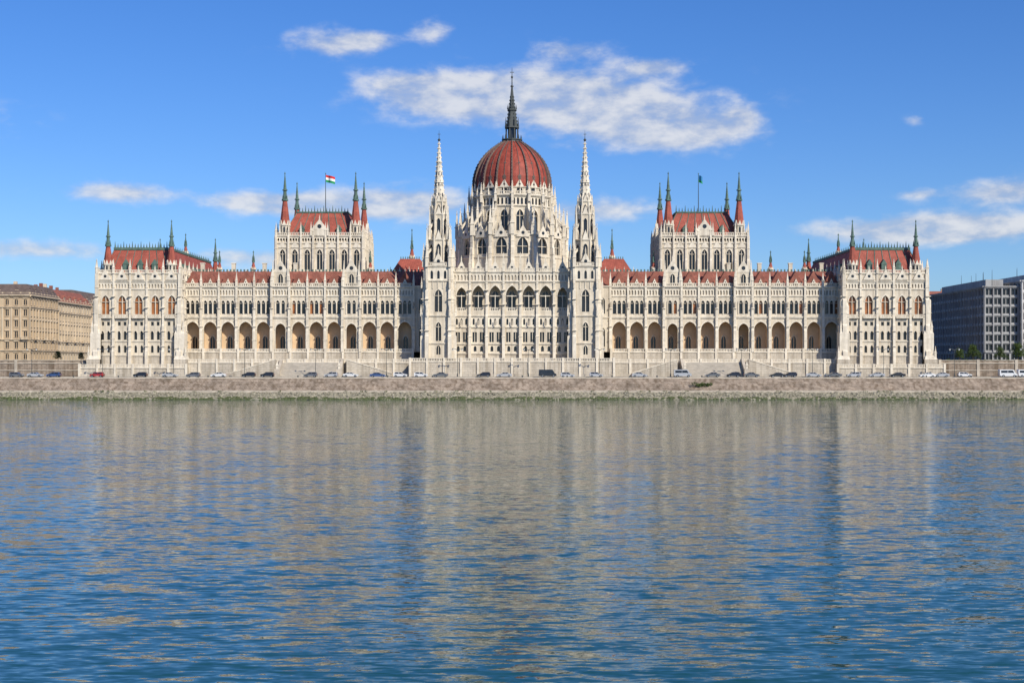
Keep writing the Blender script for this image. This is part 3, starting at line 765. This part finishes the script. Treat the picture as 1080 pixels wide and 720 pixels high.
nrm=N.new('ShaderNodeVectorMath'); nrm.operation='NORMALIZE'; Lk.new(VM('ADD',sc_.outputs[0],(0,0,1)),nrm.inputs[0])
Lk.new(nrm.outputs[0],pb.inputs['Normal'])
sheet('river_water',-6000,6000,-3000,-41,0.0,wm)
sheet('river_bed',-6000,6000,-3000,-37.6,-4.0,EARTH)

# ================================================================== BACKGROUND BUILDINGS
def city(name,x0,x1,y0,y1,z0,z1,m,floors,pitch,roof=ROOFB,roofh=4,modern=False,mans=2.0):
    e=empty(name); b=MB()
    fh=(z1-z0)/floors
    for (F,wd) in ((Fr(x0,y0),x1-x0),(Fr(x1,y0,0,1),y1-y0),(Fr(x1,y1,-1,0),x1-x0),(Fr(x0,y1,0,-1),y1-y0)):
        nb=max(2,round(wd/pitch)); p=wd/nb
        for f in range(floors):
            v=z0+f*fh
            if modern:
                wall(b,F,wd,nb,[row(v,v+fh,1,p*.78,v+fh*.22,v+fh*.86,'flat',.5,GLASS,True,mar=.01)],m=m)
            else:
                wall(b,F,wd,nb,[row(v,v+fh,1,p*.36,v+fh*.22,v+fh*(.78 if f not in (0,floors-1) else .6),'flat' if f not in (0,floors-1) else 'round',.35,GLASS,True,mar=.01,n=6)],m=m)
                for i in range(nb):
                    c=(i+.5)*p; fbox(b,F,c-p*.28,c+p*.28,v+fh*.84,v+fh*.90,-.05,.25,TAN2); fbox(b,F,c-p*.25,c+p*.25,v+fh*.17,v+fh*.21,-.05,.2,TAN2)
                    if f in (1,3): gable(b,F,c-p*.28,c+p*.28,v+fh*.90,.5,.0,.25,TAN2,False)
                    if f==2 and i%3==1:
                        fbox(b,F,c-p*.4,c+p*.4,v+.1,v+.35,0,1.0,TAN2); balus(b,F,c-p*.4,c+p*.4,v+.35,1.0,.9,.5,TAN2)
                    if f>1 and f<floors-1: fbox(b,F,i*p-.3,i*p+.3,v,v+fh,-.05,.22,TAN2)
            if modern:
                for i in range(nb+1): fbox(b,F,i*p-.2,i*p+.2,v,v+fh,-.05,.45,m) if f else None
                fbox(b,F,0,wd,v-.12,v+.12,-.05,.3,m)
            elif f in (1,2,floors-1): course_(b,F,0,wd,v-.2,.5,.5,TAN2)
        course_(b,F,-.3,wd+.3,z1-.1,.8,.9,TAN2 if not modern else m)
        if not modern:
            for i in range(0,nb,2):
                c=(i+.5)*p; fbox(b,F,c-.8,c+.8,z1+.7,z1+2.6,-2.4,-.6,TAN2); gable(b,F,c-1,c+1,z1+2.6,1.0,-2.8,-.5,roof,False)
                b.face([F.p(c-.4,z1+1.1,-.58),F.p(c+.4,z1+1.1,-.58),F.p(c+.4,z1+2.3,-.58),F.p(c-.4,z1+2.3,-.58)],GLASS)
            for i in range(0,nb+1): fbox(b,F,i*p-.25,i*p+.25,z1+.7,z1+1.6,-.3,.1,TAN2)
            fbox(b,F,.3,wd-.3,z1+1.35,z1+1.5,-.2,0,TAN2)
    if modern:
        box(b,x0,x1,y0,y1,z1,z1+.5,LEAD); box(b,x0+(6 if x1-x0>30 else 3),x1-(6 if x1-x0>30 else 3),y0+8,y1-8,z1+.5,z1+3.5,m)
        for k in range(7): 
            xx=random.uniform(x0+3,x1-4); yy=random.uniform(y0+1.5,y1-6); box(b,xx,xx+2.5,yy,yy+2,z1+.5,z1+random.uniform(1.5,4),CONC)
        for k in range(6): 
            xx=random.uniform(x0+2,x1-2); yy=random.uniform(y0+2,y1-2); cone(b,xx,yy,z1+.4,z1+7,.12,.05,5,IRON)
    else:
        hip(b,x0-.4,x1+.4,y0-.4,y1+.4,z1+.7,z1+.7+roofh,mans*2,mans*2,roof)
        for k in range(12):
            xx=random.uniform(x0+4,x1-4); yy=random.choice([y0+5,y1-5,random.uniform(y0+4,y1-4)])
            box(b,xx-.6,xx+.6,yy-.5,yy+.5,z1+1,z1+roofh+random.uniform(1.2,2.6),TAN2 if R()<.5 else ROOFB)
    b.obj('structure',e)
    return e
city('apartment_building',-245,-178,75,108,11,35.0,TAN,6,3.3,roof=MANS,roofh=4,mans=1.2)
city('apartment_building',-250,-182,114,165,11,34.5,TAN2,6,3.6,roof=ROOFB,roofh=5)
city('apartment_building',-260,-190,172,260,11,37.0,TAN,6,3.6,roof=MANS,roofh=5)
city('apartment_building',-340,-258,70,120,11,37.0,TAN2,6,3.8,roofh=5)
city('office_building',173.5,186,72,142,11,38.0,CONC,8,3.4,modern=True)
city('office_building',186.5,262,70,125,11,40.0,CONCL,8,3.9,modern=True)
city('apartment_building',170,250,165,240,11,37.0,TAN2,6,3.8)
city('apartment_building',275,360,70,120,11,36.0,TAN,6,3.8)

# ================================================================== TREES, SHRUBS
def leafblob(b,c,rx,ry,rz,n,sz):
    for _ in range(n):
        while True:
            p=Vector((R()*2-1,R()*2-1,R()*2-1))
            if .25<p.length<1: break
        q=(c[0]+p.x*rx,c[1]+p.y*ry,c[2]+p.z*rz)
        u=Vector((R()-.5,R()-.5,R()-.5)).normalized(); v=u.cross(Vector((R()-.5,R()-.5,R()-.5))).normalized()
        s1=sz*random.uniform(.6,1.4)
        b.face([tuple(Vector(q)+u*s1),tuple(Vector(q)+v*s1*.6),tuple(Vector(q)-u*s1),tuple(Vector(q)-v*s1*.6)],LEAF)
def tree(x,y,z,h,name='tree'):
    e=empty(name,(0,0,0)); b=MB(); cone(b,x,y,z,z+h*.6,h*.03,h*.015,8,BARK)
    l=MB()
    for k in range(18):
        a=k*2.4; zz=z+h*(.18+.036*k); L=h*random.uniform(.12,.4)*(1.1-.045*k)
        ex,ey,ez=x+L*math.cos(a),y+L*math.sin(a),zz+h*.12
        t=h*.01
        b.face([(x-t,y,zz),(x+t,y,zz),(ex,ey,ez)],BARK); b.face([(x,y-t,zz),(x,y+t,zz),(ex,ey,ez)],BARK)
        leafblob(l,(ex,ey,ez),h*random.uniform(.13,.2),h*.17,h*random.uniform(.1,.17),120,h*.026)
    b.obj('trunk',e); l.obj('crown',e)
for (x,y,h) in ((147,17,4.2),(153,22,5.6),(160,16,4.6),(167,19,6.0),(174,15,4.4),(182,17,5.6),(190,16,5.0),(199,18,6.0)):
    tree(x,y,11.0,h)
for (x,y,h) in ((-143,22,3.0),(-150,20,3.4)):
    tree(x,y,11.0,h)
b=MB()
for k in range(26): leafblob(b,(139+k*2.6,1+R(),10.9),1.7,1.0,random.uniform(.5,1.1),110,.22)
b.obj('hedge')
b=MB()
for k in range(7): leafblob(b,(52+k*.8+R(),-41.0-R(),3.9+R()*.6),1.1,.7,.5,90,.16)
b.obj('shrub')
b=MB()
for k in range(70):
    x=random.uniform(-185,185); leafblob(b,(x,-43.2-R()*2,2.3),random.uniform(.4,1.3),.35,.25,22,.14)
b.obj('weeds')

# ================================================================== CARS
def paint(name,c):
    m=mat(name,c,.3,.5,.06,1.0); m.node_tree.nodes['Principled BSDF'].inputs['Coat Weight'].default_value=.5; return m
CP=[paint('paint_white',(.72,.72,.70)),paint('paint_silver',(.42,.43,.44)),paint('paint_black',(.02,.02,.022)),paint('paint_red',(.38,.03,.025)),paint('paint_blue',(.04,.08,.2)),paint('paint_grey',(.13,.135,.14))]
def carmesh(kind,pm):
    b=MB()
    if kind=='van':
        L,H,Wd=5.3,2.3,1.95
        body=[(-2.65,.45),(-2.65,2.1),(-2.5,2.28),(1.2,2.3),(1.55,2.15),(2.05,1.25),(2.6,1.0),(2.68,.45)]
        glass=[(-2.3,1.3),(-2.3,2.0),(1.2,2.05),(1.75,1.3)]
        axle=(-1.6,1.7); wr=.36
    elif kind=='sedan':
        L,H,Wd=4.6,1.45,1.8
        body=[(-2.28,.35),(-2.3,.85),(-2.1,1.0),(-1.55,1.05),(-.95,1.42),(.35,1.45),(1.1,1.0),(2.1,.82),(2.3,.6),(2.28,.3)]
        glass=[(-1.4,1.04),(-.9,1.36),(.32,1.39),(.98,1.0)]; axle=(-1.4,1.4); wr=.33
    else:
        L,H,Wd=4.1,1.55,1.75
        body=[(-2.0,.35),(-2.05,.95),(-1.75,1.48),(-1.3,1.54),(.3,1.5),(1.05,1.02),(1.9,.85),(2.05,.6),(2.02,.3)]
        glass=[(-1.75,1.02),(-1.55,1.42),(.28,1.44),(.95,1.0)]; axle=(-1.3,1.28); wr=.33
    def yy(z,s):
        t=max(0,(z-.95)/(H)) ; return s*(Wd/2-(.32*t if kind!='van' else .12*t))
    low=[]
    for ax in (axle[1],axle[0]):
        for k in range(7):
            a=math.pi*k/6; low.append((ax+(wr+.07)*math.cos(a),.3+(wr+.07)*math.sin(a)))
    outline=body+low
    for s in (-1,1):
        b.face([(x,yy(z,s),z) for x,z in outline],pm)
        b.face([(x,yy(z,s)+s*.012,z) for x,z in glass],GLASS)
        mid=(glass[0][0]+glass[-1][0])/2
        b.face([(mid-.05,yy(1.0,s)+s*.02,1.0 if kind!='van' else 1.3),(mid+.05,yy(1.0,s)+s*.02,1.0 if kind!='van' else 1.3),(mid+.05,yy(glass[1][1],s)+s*.02,glass[1][1]),(mid-.05,yy(glass[1][1],s)+s*.02,glass[1][1])],pm)
        for ax in axle:
            pts=[(ax+wr*math.cos(k*math.pi/8),.33+wr*math.sin(k*math.pi/8)) for k in range(16)]
            o=s*(Wd/2+.01); i_=s*(Wd/2-.22)
            b.face([(x,o,z) for x,z in pts],TYRE)
            b.face([(ax+wr*.6*math.cos(k*math.pi/5),o+s*.012,.33+wr*.6*math.sin(k*math.pi/5)) for k in range(10)],CHROME)
            for k in range(16): a,c=pts[k],pts[(k+1)%16]; b.face([(a[0],o,a[1]),(c[0],o,c[1]),(c[0],i_,c[1]),(a[0],i_,a[1])],TYRE)
        x=glass[-1][0]-.15; z=1.02 if kind!='van' else 1.35
        box(b,x-.1,x+.1,min(s*(Wd/2),s*(Wd/2+.2)),max(s*(Wd/2),s*(Wd/2+.2)),z,z+.15,pm)
        fx=body[-2][0]-.02 if kind!='van' else 2.6
        box(b,fx-.25,fx+.03,min(s*.45,s*.85),max(s*.45,s*.85),.62,.78,HEADL)
        bx=body[1][0]; box(b,bx-.03,bx+.15,min(s*.5,s*.87),max(s*.5,s*.87),.72,.92,TAILL)
    n=len(body)
    for i in range(n-1):
        a,c=body[i],body[i+1]
        b.face([(a[0],yy(a[1],-1),a[1]),(c[0],yy(c[1],-1),c[1]),(c[0],yy(c[1],1),c[1]),(a[0],yy(a[1],1),a[1])],pm)
        if abs(c[1]-a[1])>.28 and min(a[1],c[1])>.9:
            k=.86
            dx=-.012 if a[0]<0 else .012
            f=lambda t:(a[0]+(c[0]-a[0])*t,a[1]+(c[1]-a[1])*t)
            p1,p2=f(.1),f(.9)
            b.face([(p1[0]+dx,yy(p1[1],-1)*k,p1[1]+.015),(p2[0]+dx,yy(p2[1],-1)*k,p2[1]+.015),(p2[0]+dx,yy(p2[1],1)*k,p2[1]+.015),(p1[0]+dx,yy(p1[1],1)*k,p1[1]+.015)],GLASS)
    b.face([(-1.9,-.7,.3),(1.9,-.7,.3),(1.9,.7,.3),(-1.9,.7,.3)],TYRE)
    box(b,-L/2+.02,-L/2+.2,-Wd*.45,Wd*.45,.35,.55,TYRE); box(b,L/2-.2,L/2-.02,-Wd*.45,Wd*.45,.33,.5,TYRE)
    o=b.obj('parked_car'); return o.data,o
cache={}
xs=[]; x=-158
while x<160:
    xs.append(x); x+=random.choice([5.6,5.9,6.2,7,9,13])
for i,x in enumerate(xs):
    last=i>=len(xs)-2
    kind=random.choice(['sedan','hatch','sedan','hatch','hatch','van' if i%4==0 else 'sedan']); pi=random.choice([0,0,1,1,1,2,2,3,4,5,5])
    if last: kind,pi='van',0
    if (kind,pi) not in cache:
        me,o=carmesh(kind,CP[pi]); cache[(kind,pi)]=me
    else:
        o=bpy.data.objects.new('parked_car',cache[(kind,pi)]); C.objects.link(o)
    o.name='parked_van' if kind=='van' else 'parked_car'
    o.location=(x,-22.2 if i%7 else -31.7,6.124); o.rotation_euler=(0,0,0 if R()<.5 else math.pi)

# ================================================================== STREET LAMPS
def lampmesh():
    b=MB()
    cone(b,0,0,0,.9,.22,.14,8,IRON); cone(b,0,0,.9,8.2,.085,.05,8,IRON)
    cone(b,0,0,.9,1.05,.2,.16,8,IRON)
    for s in (-1,1):
        for k in range(5):
            a0=k/5*1.3; x0=s*a0; x1=s*(k+1)/5*1.3; z0=8.0+.5*math.sin(k/5*1.8); z1=8.0+.5*math.sin((k+1)/5*1.8)
            box(b,min(x0,x1),max(x0,x1),-.03,.03,min(z0,z1)-.03,max(z0,z1)+.03,IRON)
        cone(b,s*1.4,0,8.0,8.45,.16,.27,8,LAMPG); cone(b,s*1.4,0,8.45,8.7,.32,.05,8,IRON); cone(b,s*1.4,0,7.9,8.0,.08,.16,8,IRON)
    o=b.obj('street_lamp'); return o
lo=lampmesh(); first=True
for i in range(-9,10):
    o=lo if first else bpy.data.objects.new('street_lamp',lo.data)
    if not first: C.objects.link(o)
    first=False; o.location=(i*21.5+5,-19.2,6.2)

# ================================================================== LIGHT + SKY
el=math.radians(35); az=math.radians(38)
S=Vector((math.sin(az)*math.cos(el),-math.cos(az)*math.cos(el),math.sin(el)))
sl=bpy.data.lights.new('sun','SUN'); sl.energy=5.0; sl.angle=math.radians(.53); sl.color=(1,.93,.81)
so=bpy.data.objects.new('sun',sl); C.objects.link(so); so.rotation_euler=S.to_track_quat('Z','Y').to_euler()
w=bpy.data.worlds.new('World'); bpy.context.scene.world=w; w.use_nodes=True
nt=w.node_tree; N=nt.nodes; Lk=nt.links; N.clear()
out=N.new('ShaderNodeOutputWorld'); bg=N.new('ShaderNodeBackground'); sky=N.new('ShaderNodeTexSky')
sky.sky_type='NISHITA'; sky.sun_disc=False; sky.sun_elevation=el; sky.sun_rotation=math.atan2(S.x,S.y)
sky.air_density=1.0; sky.dust_density=0.3; sky.ozone_density=3.0
bg.inputs['Strength'].default_value=.104
hs=N.new('ShaderNodeHueSaturation'); hs.inputs['Saturation'].default_value=1.22
tint=N.new('ShaderNodeMix'); tint.data_type='RGBA'; tint.blend_type='MULTIPLY'; tint.inputs['Factor'].default_value=1; tint.inputs['B'].default_value=(.62,.82,1.22,1)
Lk.new(sky.outputs[0],hs.inputs['Color']); Lk.new(hs.outputs[0],tint.inputs['A']); Lk.new(tint.outputs['Result'],bg.inputs['Color'])
tc=N.new('ShaderNodeTexCoord'); sp=N.new('ShaderNodeSeparateXYZ'); Lk.new(tc.outputs['Generated'],sp.inputs[0])
def M(op,a,b_=None,c=None,clamp=False):
    m=N.new('ShaderNodeMath'); m.operation=op; m.use_clamp=clamp
    for i,v in enumerate((a,b_,c)):
        if v is None: continue
        if isinstance(v,(int,float)): m.inputs[i].default_value=v
        else: Lk.new(v,m.inputs[i])
    return m.outputs[0]
AZ=M('ARCTAN2',sp.outputs['X'],sp.outputs['Y']); EL=M('ARCSINE',sp.outputs['Z'])
AE=N.new('ShaderNodeCombineXYZ'); Lk.new(AZ,AE.inputs[0]); Lk.new(EL,AE.inputs[1])
cl=[(350,47,50,17,1.05),(392,42,26,10,.8),(455,34,26,16,.8),
    (470,108,95,22,.95),(560,95,120,30,1.05),(655,118,120,32,1.1),(715,142,85,20,1.15),(600,52,40,11,.8),(690,70,36,11,.9),(783,124,18,14,.8),(430,88,60,13,.8),
    (124,203,60,12,1.2),(270,214,60,12,.95),(350,216,90,15,1.05),(440,215,90,20,1.1),(630,222,70,15,1.1),
    (960,243,120,14,1.15),(1010,240,90,16,1.1),(1058,203,55,13,1.15),(30,263,120,12,1.0),(265,272,75,12,.95),(968,205,22,6,.8),(966,127,12,6,.6),(1190,180,90,25,.9),(-60,120,100,25,.4)]
acc=None
for (x,y,a,b_,amp) in cl:
    dx=x-540; u0=math.atan(dx/1500); v0=math.atan((384-y)/math.hypot(1500,dx))
    v1=N.new('ShaderNodeVectorMath'); v1.operation='SUBTRACT'; Lk.new(AE.outputs[0],v1.inputs[0]); v1.inputs[1].default_value=(u0,v0,0)
    v2=N.new('ShaderNodeVectorMath'); v2.operation='MULTIPLY'; Lk.new(v1.outputs[0],v2.inputs[0]); v2.inputs[1].default_value=(1500/a,1500/b_,0)
    v3=N.new('ShaderNodeVectorMath'); v3.operation='DOT_PRODUCT'; Lk.new(v2.outputs[0],v3.inputs[0]); Lk.new(v2.outputs[0],v3.inputs[1])
    ex=M('POWER',.333,v3.outputs['Value'])
    acc=M('MULTIPLY_ADD',ex,amp,acc if acc is not None else 0.0)
acc=M('MINIMUM',acc,1.15)
cb=N.new('ShaderNodeCombineXYZ'); Lk.new(AZ,cb.inputs[0]); Lk.new(M('MULTIPLY',EL,2.0),cb.inputs[1])
n1=N.new('ShaderNodeTexNoise'); n1.inputs['Scale'].default_value=34; n1.inputs['Detail'].default_value=7; n1.inputs['Roughness'].default_value=.57; n1.inputs['Distortion'].default_value=.1
Lk.new(cb.outputs[0],n1.inputs['Vector'])
den=M('ADD',M('MULTIPLY',acc,.95),M('MULTIPLY',M('SUBTRACT',n1.outputs['Fac'],.5),1.8))
mr=N.new('ShaderNodeMapRange'); mr.interpolation_type='SMOOTHSTEP'; mr.inputs['From Min'].default_value=.18; mr.inputs['From Max'].default_value=1.25
mr.inputs['To Max'].default_value=.86
Lk.new(den,mr.inputs['Value'])
fac=M('MULTIPLY',mr.outputs['Result'],M('MULTIPLY',acc,2.5,clamp=True))
cr=N.new('ShaderNodeValToRGB'); cr.color_ramp.elements[0].position=.40; cr.color_ramp.elements[0].color=(.50,.57,.72,1); cr.color_ramp.elements[1].position=.62; cr.color_ramp.elements[1].color=(.84,.85,.88,1)
Lk.new(n1.outputs['Fac'],cr.inputs['Fac'])
bc=N.new('ShaderNodeBackground'); Lk.new(cr.outputs[0],bc.inputs['Color']); bc.inputs['Strength'].default_value=.92
mx=N.new('ShaderNodeMixShader'); Lk.new(fac,mx.inputs[0]); Lk.new(bg.outputs[0],mx.inputs[1]); Lk.new(bc.outputs[0],mx.inputs[2]); Lk.new(mx.outputs[0],out.inputs[0])

# ================================================================== CAMERA
cd=bpy.data.cameras.new('camera'); cd.lens=50; cd.sensor_width=36; cd.clip_end=20000; cd.clip_start=.5
cd.shift_y=24/1080
co=bpy.data.objects.new('camera',cd); C.objects.link(co); co.location=(0,-450,10); co.rotation_euler=(math.radians(90),0,0)
bpy.context.scene.camera=co
sc=bpy.context.scene; sc.view_settings.view_transform='Standard'; sc.view_settings.look='None'; sc.view_settings.exposure=0
